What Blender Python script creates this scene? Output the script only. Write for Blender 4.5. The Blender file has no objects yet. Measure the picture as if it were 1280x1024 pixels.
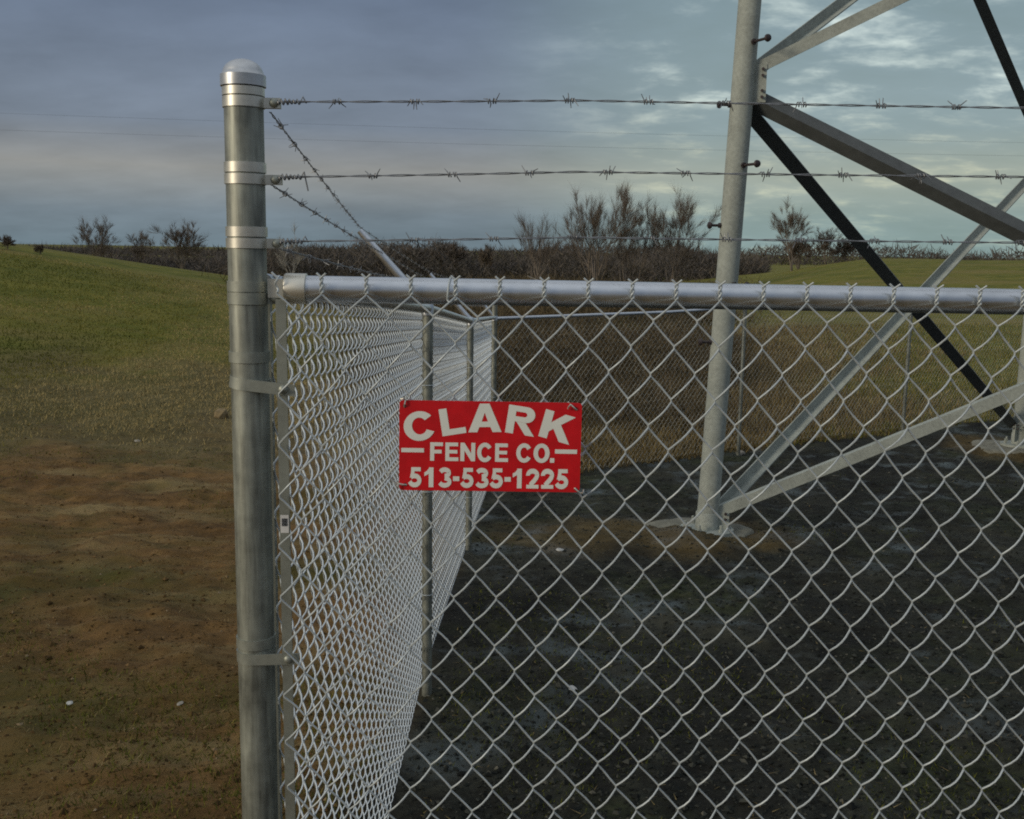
import bpy, bmesh, math, random
import numpy as np
from mathutils import Vector, Matrix

R = math.radians
sc = bpy.context.scene
COL = sc.collection
random.seed(7)
rng = np.random.default_rng(11)

# ------------------------------------------------------------------ camera
cam_d = bpy.data.cameras.new('camera')
cam = bpy.data.objects.new('camera', cam_d)
COL.objects.link(cam)
cam.location = (0, 0, 1.9)
cam.rotation_euler = (Matrix.Rotation(R(90 - 8.7), 3, 'X') @ Matrix.Rotation(0.015, 3, 'Z')).to_euler()
cam_d.sensor_width = 36
cam_d.lens = 36 * 1300 / 1280
cam_d.clip_start = 0.05
cam_d.clip_end = 4000
sc.camera = cam

# ------------------------------------------------------------------ world: overcast evening sky
SUN_EL, SUN_AZ = 17.0, -121.0          # the low sun stands behind the camera's left shoulder, veiled
W = bpy.data.worlds.new('World')
sc.world = W
W.use_nodes = True
nt = W.node_tree
nt.nodes.clear()


def N(t, kind, **kw):
    n = t.nodes.new(kind)
    for k, v in kw.items():
        setattr(n, k, v)
    return n


def L(t, a, b):
    t.links.new(a, b)


def math_node(t, op, a, b=None, c=None, clamp=False):
    n = N(t, 'ShaderNodeMath', operation=op)
    n.use_clamp = clamp
    for i, v in enumerate((a, b, c)):
        if v is None:
            continue
        if isinstance(v, (int, float)):
            n.inputs[i].default_value = v
        else:
            L(t, v, n.inputs[i])
    return n.outputs[0]


def ramp(t, fac, stops, interp='LINEAR'):
    n = N(t, 'ShaderNodeValToRGB')
    n.color_ramp.interpolation = interp
    el = n.color_ramp.elements
    while len(el) < len(stops):
        el.new(0.5)
    for e, (p, c) in zip(el, stops):
        e.position = p
        e.color = (*c, 1) if len(c) == 3 else c
    if fac is not None:
        L(t, fac, n.inputs[0])
    return n.outputs[0]


def mix(t, fac, a, b, mode='MIX'):
    n = N(t, 'ShaderNodeMix', data_type='RGBA', blend_type=mode)
    n.clamp_factor = True
    for idx, v in ((0, fac), (6, a), (7, b)):
        if isinstance(v, (int, float)):
            n.inputs[idx].default_value = v
        elif isinstance(v, tuple):
            n.inputs[idx].default_value = (*v, 1)
        else:
            L(t, v, n.inputs[idx])
    return n.outputs[2]


def noise(t, vec, scale, detail=6, rough=0.55, dist=0.0):
    n = N(t, 'ShaderNodeTexNoise')
    n.inputs['Scale'].default_value = scale
    n.inputs['Detail'].default_value = detail
    n.inputs['Roughness'].default_value = rough
    n.inputs['Distortion'].default_value = dist
    if vec is not None:
        L(t, vec, n.inputs['Vector'])
    return n.outputs[0]


out = N(nt, 'ShaderNodeOutputWorld')
bg = N(nt, 'ShaderNodeBackground')
bg.inputs[1].default_value = 0.1
L(nt, bg.outputs[0], out.inputs[0])
sky = N(nt, 'ShaderNodeTexSky', sky_type='NISHITA')
sky.sun_disc = False
sky.sun_elevation = R(SUN_EL)
sky.sun_rotation = R(SUN_AZ)
sky.dust_density = 3.0
tc = N(nt, 'ShaderNodeTexCoord')
sep = N(nt, 'ShaderNodeSeparateXYZ')
L(nt, tc.outputs['Generated'], sep.inputs[0])
X, Y, Z = sep.outputs
den = math_node(nt, 'ADD', math_node(nt, 'ABSOLUTE', Z), 0.20)
comb = N(nt, 'ShaderNodeCombineXYZ')
L(nt, math_node(nt, 'DIVIDE', X, den), comb.inputs[0])
L(nt, math_node(nt, 'DIVIDE', Y, den), comb.inputs[1])
P = comb.outputs[0]
mp = N(nt, 'ShaderNodeMapping')
mp.inputs['Scale'].default_value = (0.8, 1.0, 1.0)
mp.inputs['Rotation'].default_value = (0, 0, R(12))
L(nt, P, mp.inputs[0])
n_big = noise(nt, mp.outputs[0], 1.0, 5, 0.52, 0.3)
n_mid = noise(nt, mp.outputs[0], 3.2, 6, 0.56, 0.25)
n_fine = noise(nt, mp.outputs[0], 9.0, 5, 0.6, 0.2)
# the cloud deck: one grey for the horizon, slightly pink a few degrees up, blue grey above
deck = ramp(nt, Z, [(0.0, (0.150, 0.205, 0.240)), (0.03, (0.165, 0.212, 0.250)), (0.07, (0.245, 0.250, 0.245)),
                    (0.11, (0.165, 0.200, 0.255)), (0.22, (0.130, 0.168, 0.240)), (0.45, (0.25, 0.29, 0.345)), (0.75, (0.48, 0.515, 0.56)), (1.0, (0.56, 0.59, 0.63))])
var = math_node(nt, 'ADD', math_node(nt, 'MULTIPLY', n_big, 0.65), math_node(nt, 'ADD', math_node(nt, 'MULTIPLY', n_mid, 0.4), math_node(nt, 'MULTIPLY', n_fine, 0.12)))
var = math_node(nt, 'ADD', math_node(nt, 'MULTIPLY', math_node(nt, 'SUBTRACT', var, 0.585), 1.2), 1.0)
vc = N(nt, 'ShaderNodeCombineXYZ')
for i in range(3):
    L(nt, var, vc.inputs[i])
deck = mix(nt, 1.0, deck, vc.outputs[0], 'MULTIPLY')
# thinner, brighter cloud over one broad part of the sky
g = Vector((math.sin(R(21)) * math.cos(R(9)), math.cos(R(21)) * math.cos(R(9)), math.sin(R(9))))
dotn = N(nt, 'ShaderNodeVectorMath', operation='DOT_PRODUCT')
L(nt, tc.outputs['Generated'], dotn.inputs[0])
dotn.inputs[1].default_value = g
mr = N(nt, 'ShaderNodeMapRange', interpolation_type='SMOOTHERSTEP')
mr.inputs[1].default_value = 0.90
mr.inputs[2].default_value = 1.0
L(nt, dotn.outputs['Value'], mr.inputs[0])
glow = mr.outputs[0]
thin = mix(nt, glow, (0, 0, 0), (0.080, 0.120, 0.078))
deck = mix(nt, 1.0, deck, thin, 'ADD')
mr2 = N(nt, 'ShaderNodeMapRange', interpolation_type='SMOOTHSTEP')
mr2.inputs[1].default_value = 0.49
mr2.inputs[2].default_value = 0.85
L(nt, math_node(nt, 'ADD', math_node(nt, 'MULTIPLY', n_mid, 0.62), math_node(nt, 'MULTIPLY', n_fine, 0.40)), mr2.inputs[0])
gap = math_node(nt, 'MULTIPLY', mr2.outputs[0], math_node(nt, 'POWER', glow, 2.6), clamp=True)
warm = ramp(nt, Z, [(0.03, (0.34, 0.31, 0.15)), (0.10, (0.52, 0.45, 0.22)), (0.14, (0.80, 0.82, 0.66)), (0.4, (0.40, 0.43, 0.42))])
deck = mix(nt, gap, deck, mix(nt, 1.0, deck, warm, 'ADD'))
scale10 = mix(nt, 1.0, deck, (8.5, 8.5, 8.5), 'MULTIPLY')
L(nt, mix(nt, 0.93, sky.outputs[0], scale10), bg.inputs[0])

sun_d = bpy.data.lights.new('sun', 'SUN')
sun_d.energy = 1.15
sun_d.angle = R(14)
sun_d.color = (1.0, 0.87, 0.68)
sun = bpy.data.objects.new('sun', sun_d)
COL.objects.link(sun)
sd = Vector((math.sin(R(SUN_AZ)) * math.cos(R(SUN_EL)), math.cos(R(SUN_AZ)) * math.cos(R(SUN_EL)), math.sin(R(SUN_EL))))
sun.rotation_euler = sd.to_track_quat('Z', 'Y').to_euler()

sc.view_settings.view_transform = 'Standard'
sc.view_settings.look = 'None'
sc.view_settings.exposure = 0.38
sc.view_settings.gamma = 1.0
sc.view_settings.use_curve_mapping = False
sc.render.engine = 'CYCLES'
sc.cycles.use_denoising = False
sc.cycles.max_bounces = 5
sc.cycles.filter_width = 1.9


# ------------------------------------------------------------------ helpers
class MB:
    """collects vertices and faces for ONE mesh"""

    def __init__(self):
        self.v, self.f, self.n, self.mi, self.sm = [], [], 0, [], []

    def add(self, verts, faces, mi=0, smooth=True):
        verts = np.asarray(verts, float)
        self.v.append(verts)
        self.f += [tuple(i + self.n for i in f) for f in faces]
        self.mi += [mi] * len(faces)
        self.sm += [smooth] * len(faces)
        self.n += len(verts)

    def box(self, c, s, rot=None, mi=0):
        hx, hy, hz = s[0] / 2, s[1] / 2, s[2] / 2
        v = np.array([(x, y, z) for x in (-hx, hx) for y in (-hy, hy) for z in (-hz, hz)])
        if rot is not None:
            v = v @ np.array(rot).T
        self.add(v + np.array(c), [(0, 1, 3, 2), (4, 6, 7, 5), (0, 4, 5, 1), (2, 3, 7, 6), (0, 2, 6, 4), (1, 5, 7, 3)], mi, False)

    def tube(self, pts, r, n=8, caps=True, mi=0, smooth=True):
        pts = np.asarray(pts, float)
        k = len(pts)
        r = np.full(k, r) if np.isscalar(r) else np.asarray(r, float)
        t = np.gradient(pts, axis=0)
        t /= np.maximum(np.linalg.norm(t, axis=1, keepdims=True), 1e-9)
        up = np.array((0, 0, 1.0)) if abs(t[0, 2]) < 0.9 else np.array((0, 1.0, 0))
        u = np.cross(t[0], up)
        u /= np.linalg.norm(u)
        V = np.zeros((k, n, 3))
        ang = np.arange(n) * 2 * math.pi / n
        for i in range(k):
            u = u - t[i] * np.dot(u, t[i])
            u /= max(np.linalg.norm(u), 1e-9)
            w = np.cross(t[i], u)
            V[i] = pts[i] + r[i] * (np.cos(ang)[:, None] * u + np.sin(ang)[:, None] * w)
        F = []
        for i in range(k - 1):
            for j in range(n):
                a, b = i * n + j, i * n + (j + 1) % n
                F.append((a, b, b + n, a + n))
        if caps:
            F.append(tuple(range(n - 1, -1, -1)))
            F.append(tuple((k - 1) * n + j for j in range(n)))
        self.add(V.reshape(-1, 3), F, mi, smooth)

    def lathe(self, prof, c, n=24, axis='z', mi=0):
        """prof: list of (radius, height)"""
        V, F = [], []
        for (r, h) in prof:
            for j in range(n):
                a = 2 * math.pi * j / n
                V.append((r * math.cos(a), r * math.sin(a), h))
        for i in range(len(prof) - 1):
            for j in range(n):
                a, b = i * n + j, i * n + (j + 1) % n
                F.append((a, b, b + n, a + n))
        F.append(tuple(range(n - 1, -1, -1)))
        F.append(tuple((len(prof) - 1) * n + j for j in range(n)))
        V = np.array(V)
        if axis == 'x':
            V = V[:, [2, 0, 1]]
        elif axis == 'y':
            V = V[:, [1, 2, 0]]
        elif axis != 'z':
            q = np.array(Vector(axis).to_track_quat('Z', 'Y').to_matrix())
            V = V @ q.T
        self.add(V + np.array(c), F, mi)

    def mesh(self, name, mats):
        me = bpy.data.meshes.new(name)
        me.from_pydata(np.concatenate(self.v).tolist(), [], self.f)
        for m in (mats if isinstance(mats, (list, tuple)) else [mats]):
            me.materials.append(m)
        me.polygons.foreach_set('material_index', self.mi)
        me.polygons.foreach_set('use_smooth', self.sm)
        try:
            me.set_sharp_from_angle(angle=R(40))
        except Exception:
            pass
        me.update()
        return me

    def build(self, name, mats, parent=None, loc=(0, 0, 0)):
        return link(name, self.mesh(name, mats), parent, loc)


def link(name, me, parent=None, loc=(0, 0, 0)):
    o = bpy.data.objects.new(name, me)
    COL.objects.link(o)
    o.location = loc
    if parent:
        o.parent = parent
    return o


def tag(o, label=None, cat=None, group=None, kind=None):
    for k, v in (('label', label), ('category', cat), ('group', group), ('kind', kind)):
        if v:
            o[k] = v
    return o


def empty(name, loc, label=None, cat=None, group=None):
    o = bpy.data.objects.new(name, None)
    COL.objects.link(o)
    o.location = loc
    o.empty_display_size = 0.1
    return tag(o, label, cat, group)


def fast_mesh(name, V, F, mats, rnd=None, smooth=False):
    """V (n,3), F (m,k) with constant k"""
    me = bpy.data.meshes.new(name)
    V = np.ascontiguousarray(V, np.float32)
    F = np.ascontiguousarray(F, np.int32)
    m, k = F.shape
    me.vertices.add(len(V))
    me.vertices.foreach_set('co', V.ravel())
    me.loops.add(m * k)
    me.loops.foreach_set('vertex_index', F.ravel())
    me.polygons.add(m)
    me.polygons.foreach_set('loop_start', np.arange(m, dtype=np.int32) * k)
    me.polygons.foreach_set('loop_total', np.full(m, k, np.int32))
    me.polygons.foreach_set('use_smooth', np.full(m, smooth, bool))
    for mt in (mats if isinstance(mats, (list, tuple)) else [mats]):
        me.materials.append(mt)
    if rnd is not None:
        a = me.attributes.new('rnd', 'FLOAT', 'FACE')
        a.data.foreach_set('value', np.ascontiguousarray(rnd, np.float32))
    me.update(calc_edges=True)
    me.validate()
    return me


# ------------------------------------------------------------------ numpy value noise
_tab = np.random.default_rng(5).random((256, 256))


def vnoise(x, y):
    xi, yi = np.floor(x).astype(int), np.floor(y).astype(int)
    fx, fy = x - xi, y - yi
    fx, fy = fx * fx * (3 - 2 * fx), fy * fy * (3 - 2 * fy)
    a, b = _tab[xi & 255, yi & 255], _tab[(xi + 1) & 255, yi & 255]
    c, d = _tab[xi & 255, (yi + 1) & 255], _tab[(xi + 1) & 255, (yi + 1) & 255]
    return (a * (1 - fx) + b * fx) * (1 - fy) + (c * (1 - fx) + d * fx) * fy


def fbm(x, y, o=4):
    s, a, t = 0.0, 1.0, 0.0
    for i in range(o):
        s = s + a * vnoise(x * 2 ** i + 17.3 * i, y * 2 ** i + 9.1 * i)
        t += a
        a *= 0.5
    return s / t


def sst(e0, e1, x):
    t = np.clip((x - e0) / (e1 - e0), 0, 1)
    return t * t * (3 - 2 * t)


def softplus(x, k):
    return k * np.logaddexp(0, np.asarray(x, float) / k)


# ------------------------------------------------------------------ materials
def new_mat(name):
    m = bpy.data.materials.new(name)
    m.use_nodes = True
    t = m.node_tree
    b = t.nodes['Principled BSDF']
    return m, t, b


def galv(name, col, rough=0.42, metal=0.85, var=0.18, scale=60, bump=0.02, streak=False):
    m, t, b = new_mat(name)
    c = N(t, 'ShaderNodeTexCoord')
    vec = c.outputs['Object']
    if streak:
        mpn = N(t, 'ShaderNodeMapping')
        mpn.inputs['Scale'].default_value = (1, 1, 0.08)
        L(t, vec, mpn.inputs[0])
        v2 = mpn.outputs[0]
    else:
        v2 = vec
    n1 = noise(t, v2, scale, 5, 0.6)
    n2 = noise(t, vec, scale * 0.13, 4, 0.6)
    f = math_node(t, 'ADD', math_node(t, 'MULTIPLY', n1, 0.5), math_node(t, 'MULTIPLY', n2, 0.5))
    lo = tuple(x * (1 - var * 1.6) for x in col)
    hi = tuple(min(1, x * (1 + var)) for x in col)
    L(t, ramp(t, f, [(0.32, lo), (0.68, hi)]), b.inputs['Base Color'])
    b.inputs['Metallic'].default_value = metal
    L(t, math_node(t, 'MULTIPLY_ADD', n2, 0.25, rough - 0.12), b.inputs['Roughness'])
    bp = N(t, 'ShaderNodeBump')
    bp.inputs['Strength'].default_value = bump * 5
    bp.inputs['Distance'].default_value = 0.002
    L(t, n1, bp.inputs['Height'])
    L(t, bp.outputs[0], b.inputs['Normal'])
    return m


def plain(name, col, rough=0.6, metal=0.0, var=0.25, scale=40):
    m, t, b = new_mat(name)
    c = N(t, 'ShaderNodeTexCoord')
    n1 = noise(t, c.outputs['Object'], scale, 5, 0.6)
    L(t, ramp(t, n1, [(0.3, tuple(x * (1 - var) for x in col)), (0.7, tuple(min(1, x * (1 + var)) for x in col))]), b.inputs['Base Color'])
    b.inputs['Roughness'].default_value = rough
    b.inputs['Metallic'].default_value = metal
    return m


def by_rnd(name, stops, rough=0.85):
    """colour picked per face from the attribute 'rnd'"""
    m, t, b = new_mat(name)
    a = N(t, 'ShaderNodeAttribute', attribute_name='rnd')
    L(t, ramp(t, a.outputs['Fac'], stops), b.inputs['Base Color'])
    b.inputs['Roughness'].default_value = rough
    b.inputs['Specular IOR Level'].default_value = 0.15
    return m


M_post = galv('galvanized_pipe', (0.26, 0.275, 0.235), 0.5, 0.5, 0.42, 110, 0.015, streak=True)
M_band = galv('bright_galvanized_band', (0.62, 0.61, 0.54), 0.38, 0.8, 0.12, 50)
M_dull = galv('dull_galvanized_band', (0.30, 0.32, 0.28), 0.5, 0.6, 0.15, 60)
M_rail = galv('galvanized_rail', (0.60, 0.63, 0.66), 0.34, 0.9, 0.12, 25, 0.01)
M_wire = galv('galvanized_wire', (0.49, 0.54, 0.55), 0.55, 0.3, 0.15, 90, 0.0)
M_swire = galv('side_fence_wire', (0.61, 0.68, 0.72), 0.6, 0.15, 0.1, 90, 0.0)
M_fwire = galv('fence_wire_weathered', (0.46, 0.47, 0.42), 0.5, 0.3, 0.2, 30, 0.0)
M_barb = galv('barbed_wire_steel', (0.25, 0.26, 0.27), 0.5, 0.7, 0.3, 120, 0.0)
M_tower = galv('tower_galvanized', (0.34, 0.37, 0.33), 0.75, 0.1, 0.2, 40, 0.02)
M_towershade = galv('tower_galvanized_painted_shade', (0.085, 0.095, 0.095), 0.7, 0.15, 0.2, 14, 0.02)  # same galvanized steel, darkened: the shade on these braces is painted in
M_bolt = plain('dark_bolt_steel', (0.07, 0.055, 0.055), 0.5, 0.6, 0.4, 60)
M_conc = plain('old_concrete', (0.17, 0.165, 0.125), 0.9, 0, 0.35, 9)
M_red = plain('red_sign_paint', (0.60, 0.008, 0.014), 0.34, 0, 0.16, 28)
M_white = plain('white_sign_print', (0.78, 0.80, 0.73), 0.5, 0, 0.05, 20)
M_stick = plain('white_sticker', (0.6, 0.6, 0.58), 0.6, 0, 0.08, 30)
M_black = plain('black_print', (0.02, 0.02, 0.02), 0.6, 0, 0.1, 30)
M_stone = plain('pale_stone', (0.27, 0.25, 0.21), 0.9, 0, 0.3, 30)
M_scrap = plain('white_scrap', (0.45, 0.45, 0.42), 0.7, 0, 0.1, 30)
M_cable = plain('cable_black', (0.06, 0.065, 0.075), 0.6, 0, 0.2, 5)
M_bark = plain('grey_bark', (0.15, 0.125, 0.10), 0.9, 0, 0.35, 3)
M_palebark = plain('pale_bark', (0.30, 0.28, 0.235), 0.9, 0, 0.25, 3)
M_twig = by_rnd('bare_twigs', [(0, (0.085, 0.068, 0.055)), (0.6, (0.14, 0.112, 0.088)), (1, (0.20, 0.17, 0.135))])
M_thick = by_rnd('thicket_twigs', [(0, (0.055, 0.050, 0.046)), (0.5, (0.090, 0.080, 0.070)), (0.85, (0.125, 0.105, 0.082)), (1, (0.17, 0.14, 0.10))])
M_brush = by_rnd('brush_stems', [(0, (0.040, 0.032, 0.020)), (0.5, (0.090, 0.070, 0.040)), (0.85, (0.17, 0.13, 0.065)), (1, (0.26, 0.21, 0.12))])
M_straw = by_rnd('dry_grass', [(0, (0.08, 0.06, 0.022)), (0.5, (0.18, 0.135, 0.056)), (1, (0.31, 0.245, 0.12))])
M_green = by_rnd('short_grass', [(0, (0.050, 0.064, 0.007)), (0.4, (0.100, 0.108, 0.013)), (0.75, (0.180, 0.155, 0.028)), (1, (0.34, 0.27, 0.12))])
M_grit = by_rnd('grit', [(0, (0.008, 0.009, 0.008)), (0.6, (0.026, 0.029, 0.024)), (0.95, (0.055, 0.056, 0.045)), (1, (0.12, 0.115, 0.09))])
M_clod = by_rnd('mud_clods', [(0, (0.045, 0.027, 0.009)), (0.6, (0.10, 0.06, 0.02)), (0.95, (0.16, 0.10, 0.042)), (1, (0.24, 0.19, 0.12))])

# ------------------------------------------------------------------ terrain
LF = [(-0.40, 1.70), (-0.39, 4.75), (-0.32, 7.80), (-0.20, 11.05)]         # left fence posts
BF0, BFD = np.array((-0.20, 11.05)), np.array((0.838, 0.545))              # back fence start and direction


def height(x, y):
    x = np.asarray(x, float)
    y = np.asarray(y, float)
    z = -0.66 + softplus(-0.07 * (y - 1.67) + 0.66, 0.05)
    z = np.minimum(z, 0.35)
    # hill on the left: rises beyond the mud, its crest about 33 m off
    z = z + np.minimum(0.152 * softplus(-x - 2.6 + 0.06 * (y - 30), 1.1), 4.5) * sst(9, 33, y) * (1 - sst(36, 75, y))
    # the valley floor behind
    z = z - 0.95 * sst(32, 100, y)
    # green rise on the right
    d = np.hypot(x, y)
    s = x / np.maximum(y, 1)
    z = z + 3.05 * sst(24, 82, d) * sst(0.10, 0.36, s) * (1 - 0.8 * sst(95, 180, d))
    # far ground swells a little
    z = z + 0.9 * sst(250, 700, d) + 1.2 * (fbm(x / 140, y / 140, 3) - 0.5) * sst(120, 300, d)
    return z


def inside(x, y):
    """signed distance-like value: positive inside the fenced compound"""
    xl = np.interp(y, [p[1] for p in LF], [p[0] for p in LF])
    nrm = np.array((BFD[1], -BFD[0]))
    db = (x - BF0[0]) * nrm[0] + (y - BF0[1]) * nrm[1]
    return np.minimum(np.minimum(x - xl, db), y - 1.3)


def zones(x, y):
    ns = fbm(x * 0.9, y * 0.9, 4) - 0.5
    ins = inside(x, y)
    pit = sst(-0.42, -0.05, ins + ns * 0.5)
    # mud on the left, out to about 13 m, ragged edge
    green = sst(11.2, 16.5, y + ns * 8 + (fbm(x * .25 + 4, y * .25, 3) - .5) * 6)
    straw = sst(11.0, 14, y + ns * 5) * (1 - sst(17, 23, y + ns * 9))
    tan = sst(-0.35, 0.0, (x + 0.6) / np.maximum(y, 1) ) * (1 - sst(26, 46, y + ns * 10)) + 0.0
    tan = np.clip(tan * sst(0, 2, y - 10), 0, 1) * (1 - sst(0.24, 0.42, x / np.maximum(y, 1)))
    foot = (1 - sst(.40, 1.15, np.hypot((x - 1.45) * .8, (y - 8.6) * 1.2) + ns * 2.2)) + (1 - sst(.4, 1.1, np.hypot(x - 6.75, y - 13.85) + ns))
    return pit, green, straw, tan, np.clip(foot, 0, 1)


def grid_axis(lo, a, b, hi, step, grow=1.09):
    mid = np.arange(a, b + step / 2, step)
    up, s = [], step
    v = b
    while v < hi:
        s *= grow
        v += s
        up.append(v)
    dn, s, v = [], step, a
    while v > lo:
        s *= grow
        v -= s
        dn.append(v)
    return np.concatenate([dn[::-1], mid, up])


gx = grid_axis(-1500, -5.0, 6.5, 1500, 0.05)
gy = grid_axis(-60, 2.6, 14.0, 2600, 0.05, 1.06)
GX, GY = np.meshgrid(gx, gy)
GZ = height(GX, GY)
pit, green, straw, tan, foot = zones(GX, GY)
near = 1 - sst(20, 60, np.hypot(GX, GY))
mud = np.clip(1 - green, 0, 1) * (1 - pit) * (GX < 1) * 1.0
rough = fbm(GX * 2.2, GY * 2.2, 5) - 0.5
rut = np.abs(fbm(GX * 0.55 + 7, GY * 1.5, 3) - 0.5) * 2
GZ = GZ + near * (mud * (0.11 * rough + 0.07 * (fbm(GX * 7, GY * 9, 3) - .5) - 0.05 * np.clip(0.25 - rut, 0, 1)) + pit * (0.10 * rough + 0.05 * (fbm(GX * 9, GY * 9, 3) - .5))
                  + (1 - mud) * (1 - pit) * (0.10 * rough + 0.05 * (fbm(GX * 5, GY * 5, 2) - .5)))
GZ = GZ + (1 - near) * 0.5 * (fbm(GX / 9, GY / 9, 4) - 0.5) * sst(40, 90, GY)
for (fx_, fy_) in ((1.70, 8.75), (6.86, 13.85)):
    rr_ = np.hypot(GX - fx_, GY - fy_)
    GZ = GZ + (0.012 + 0.13 * (fbm(GX * 2.6 + 3, GY * 2.6, 3) - .47)) * (1 - sst(.55, 1.5, rr_))
ny, nx = GX.shape
idx = np.arange(nx * ny).reshape(ny, nx)
F = np.stack([idx[:-1, :-1], idx[:-1, 1:], idx[1:, 1:], idx[1:, :-1]], -1).reshape(-1, 4)


def ground_material():
    m, t, b = new_mat('ground_soil_and_grass')
    g_ = N(t, 'ShaderNodeNewGeometry')
    p = g_.outputs['Position']
    at = {}
    for k in ('pit', 'green', 'straw', 'tan', 'foot'):
        at[k] = N(t, 'ShaderNodeAttribute', attribute_name=k).outputs['Fac']
    n1 = noise(t, p, 0.9, 8, 0.65)
    n2 = noise(t, p, 7.0, 8, 0.7)
    n3 = noise(t, p, 38.0, 6, 0.75)
    f12 = math_node(t, 'ADD', math_node(t, 'MULTIPLY', n1, 0.45), math_node(t, 'ADD', math_node(t, 'MULTIPLY', n2, 0.35), math_node(t, 'MULTIPLY', n3, 0.2)))
    mpn = N(t, 'ShaderNodeMapping')
    mpn.inputs['Scale'].default_value = (0.5, 1.6, 1)
    mpn.inputs['Rotation'].default_value = (0, 0, R(14))
    L(t, p, mpn.inputs[0])
    st = noise(t, mpn.outputs[0], 1.1, 7, 0.62)
    mudc = ramp(t, f12, [(0.33, (0.032, 0.020, 0.007)), (0.45, (0.105, 0.058, 0.017)), (0.55, (0.175, 0.100, 0.033)), (0.68, (0.28, 0.185, 0.080))])
    mudc = mix(t, math_node(t, 'MULTIPLY', math_node(t, 'SUBTRACT', st, 0.50, clamp=True), 5.0, clamp=True), mudc, (0.25, 0.185, 0.080))
    mossy = noise(t, p, 0.55, 6, 0.6)
    mudc = mix(t, math_node(t, 'MULTIPLY', math_node(t, 'SUBTRACT', mossy, 0.47, clamp=True), 5.5, clamp=True), mudc, (0.072, 0.064, 0.013))
    pitc = ramp(t, f12, [(0.37, (0.005, 0.005, 0.004)), (0.47, (0.014, 0.014, 0.010)), (0.55, (0.034, 0.035, 0.025)), (0.67, (0.072, 0.070, 0.048))])
    grn = ramp(t, f12, [(0.34, (0.055, 0.066, 0.006)), (0.47, (0.105, 0.112, 0.011)), (0.56, (0.170, 0.155, 0.022)), (0.68, (0.24, 0.19, 0.045))])
    strw = ramp(t, f12, [(0.34, (0.050, 0.040, 0.014)), (0.50, (0.105, 0.085, 0.034)), (0.68, (0.175, 0.140, 0.065))])
    tanc = ramp(t, f12, [(0.34, (0.080, 0.058, 0.025)), (0.50, (0.165, 0.122, 0.058)), (0.68, (0.24, 0.18, 0.095))])
    patch = noise(t, mpn.outputs[0], 0.22, 5, 0.6)
    grn = mix(t, math_node(t, 'MULTIPLY', math_node(t, 'SUBTRACT', patch, 0.47, clamp=True), 5.0, clamp=True), grn, (0.185, 0.150, 0.040))
    c = mix(t, at['green'], mudc, grn)
    c = mix(t, math_node(t, 'MULTIPLY', at['straw'], 0.85), c, strw)
    c = mix(t, math_node(t, 'MULTIPLY', at['tan'], 0.9), c, tanc)
    blot = noise(t, p, 0.8, 5, 0.62)
    moss = math_node(t, 'MULTIPLY', math_node(t, 'SUBTRACT', blot, 0.50, clamp=True), 6.0, clamp=True)
    pitc = mix(t, math_node(t, 'MULTIPLY', moss, 0.65), pitc, ramp(t, n2, [(0.35, (0.008, 0.012, 0.005)), (0.55, (0.036, 0.046, 0.016)), (0.7, (0.075, 0.078, 0.030))]))
    blue = noise(t, p, 1.7, 5, 0.6)
    pitc = mix(t, math_node(t, 'MULTIPLY', math_node(t, 'SUBTRACT', blue, 0.56, clamp=True), 7.0, clamp=True), pitc, (0.046, 0.062, 0.060))
    c = mix(t, at['pit'], c, pitc)
    c = mix(t, at['foot'], c, ramp(t, f12, [(0.35, (0.030, 0.022, 0.008)), (0.52, (0.085, 0.062, 0.024)), (0.66, (0.15, 0.12, 0.065))]))
    L(t, c, b.inputs['Base Color'])
    wet = math_node(t, 'MULTIPLY', math_node(t, 'MULTIPLY', math_node(t, 'SUBTRACT', blue, 0.53, clamp=True), 6.0, clamp=True), at['pit'])
    L(t, math_node(t, 'MULTIPLY_ADD', wet, -0.48, 0.9), b.inputs['Roughness'])
    L(t, math_node(t, 'MULTIPLY_ADD', wet, 0.3, 0.2), b.inputs['Specular IOR Level'])
    bp = N(t, 'ShaderNodeBump')
    bp.inputs['Strength'].default_value = 0.9
    bp.inputs['Distance'].default_value = 0.03
    L(t, math_node(t, 'ADD', n2, math_node(t, 'MULTIPLY', n3, 0.5)), bp.inputs['Height'])
    L(t, bp.outputs[0], b.inputs['Normal'])
    return m


me = fast_mesh('ground', np.stack([GX.ravel(), GY.ravel(), GZ.ravel()], -1), F, ground_material(), smooth=True)
for k, a_ in (('pit', pit), ('green', green), ('straw', straw), ('tan', tan), ('foot', foot)):
    at_ = me.attributes.new(k, 'FLOAT', 'POINT')
    at_.data.foreach_set('value', np.ascontiguousarray(a_.ravel(), np.float32))
tag(link('ground', me), kind='structure')


def gz(x, y):
    """height of the built ground sheet (bilinear)"""
    x = np.atleast_1d(np.asarray(x, float))
    y = np.atleast_1d(np.asarray(y, float))
    i = np.clip(np.searchsorted(gx, x) - 1, 0, nx - 2)
    j = np.clip(np.searchsorted(gy, y) - 1, 0, ny - 2)
    fx, fy = (x - gx[i]) / (gx[i + 1] - gx[i]), (y - gy[j]) / (gy[j + 1] - gy[j])
    return (GZ[j, i] * (1 - fx) + GZ[j, i + 1] * fx) * (1 - fy) + (GZ[j + 1, i] * (1 - fx) + GZ[j + 1, i + 1] * fx) * fy


def g1(x, y):
    return float(gz(x, y)[0])


# ------------------------------------------------------------------ corner post with its fittings
CX, CY, PR = -0.427, 1.680, 0.0305
cp = empty('corner_post', (CX, CY, g1(CX, CY) - 0.02), 'thick galvanized corner post with domed cap and shiny bands, at the rail end', 'fence post')
cz = cp.location.z


def on_post(z):
    return (0, 0, z - cz)


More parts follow.
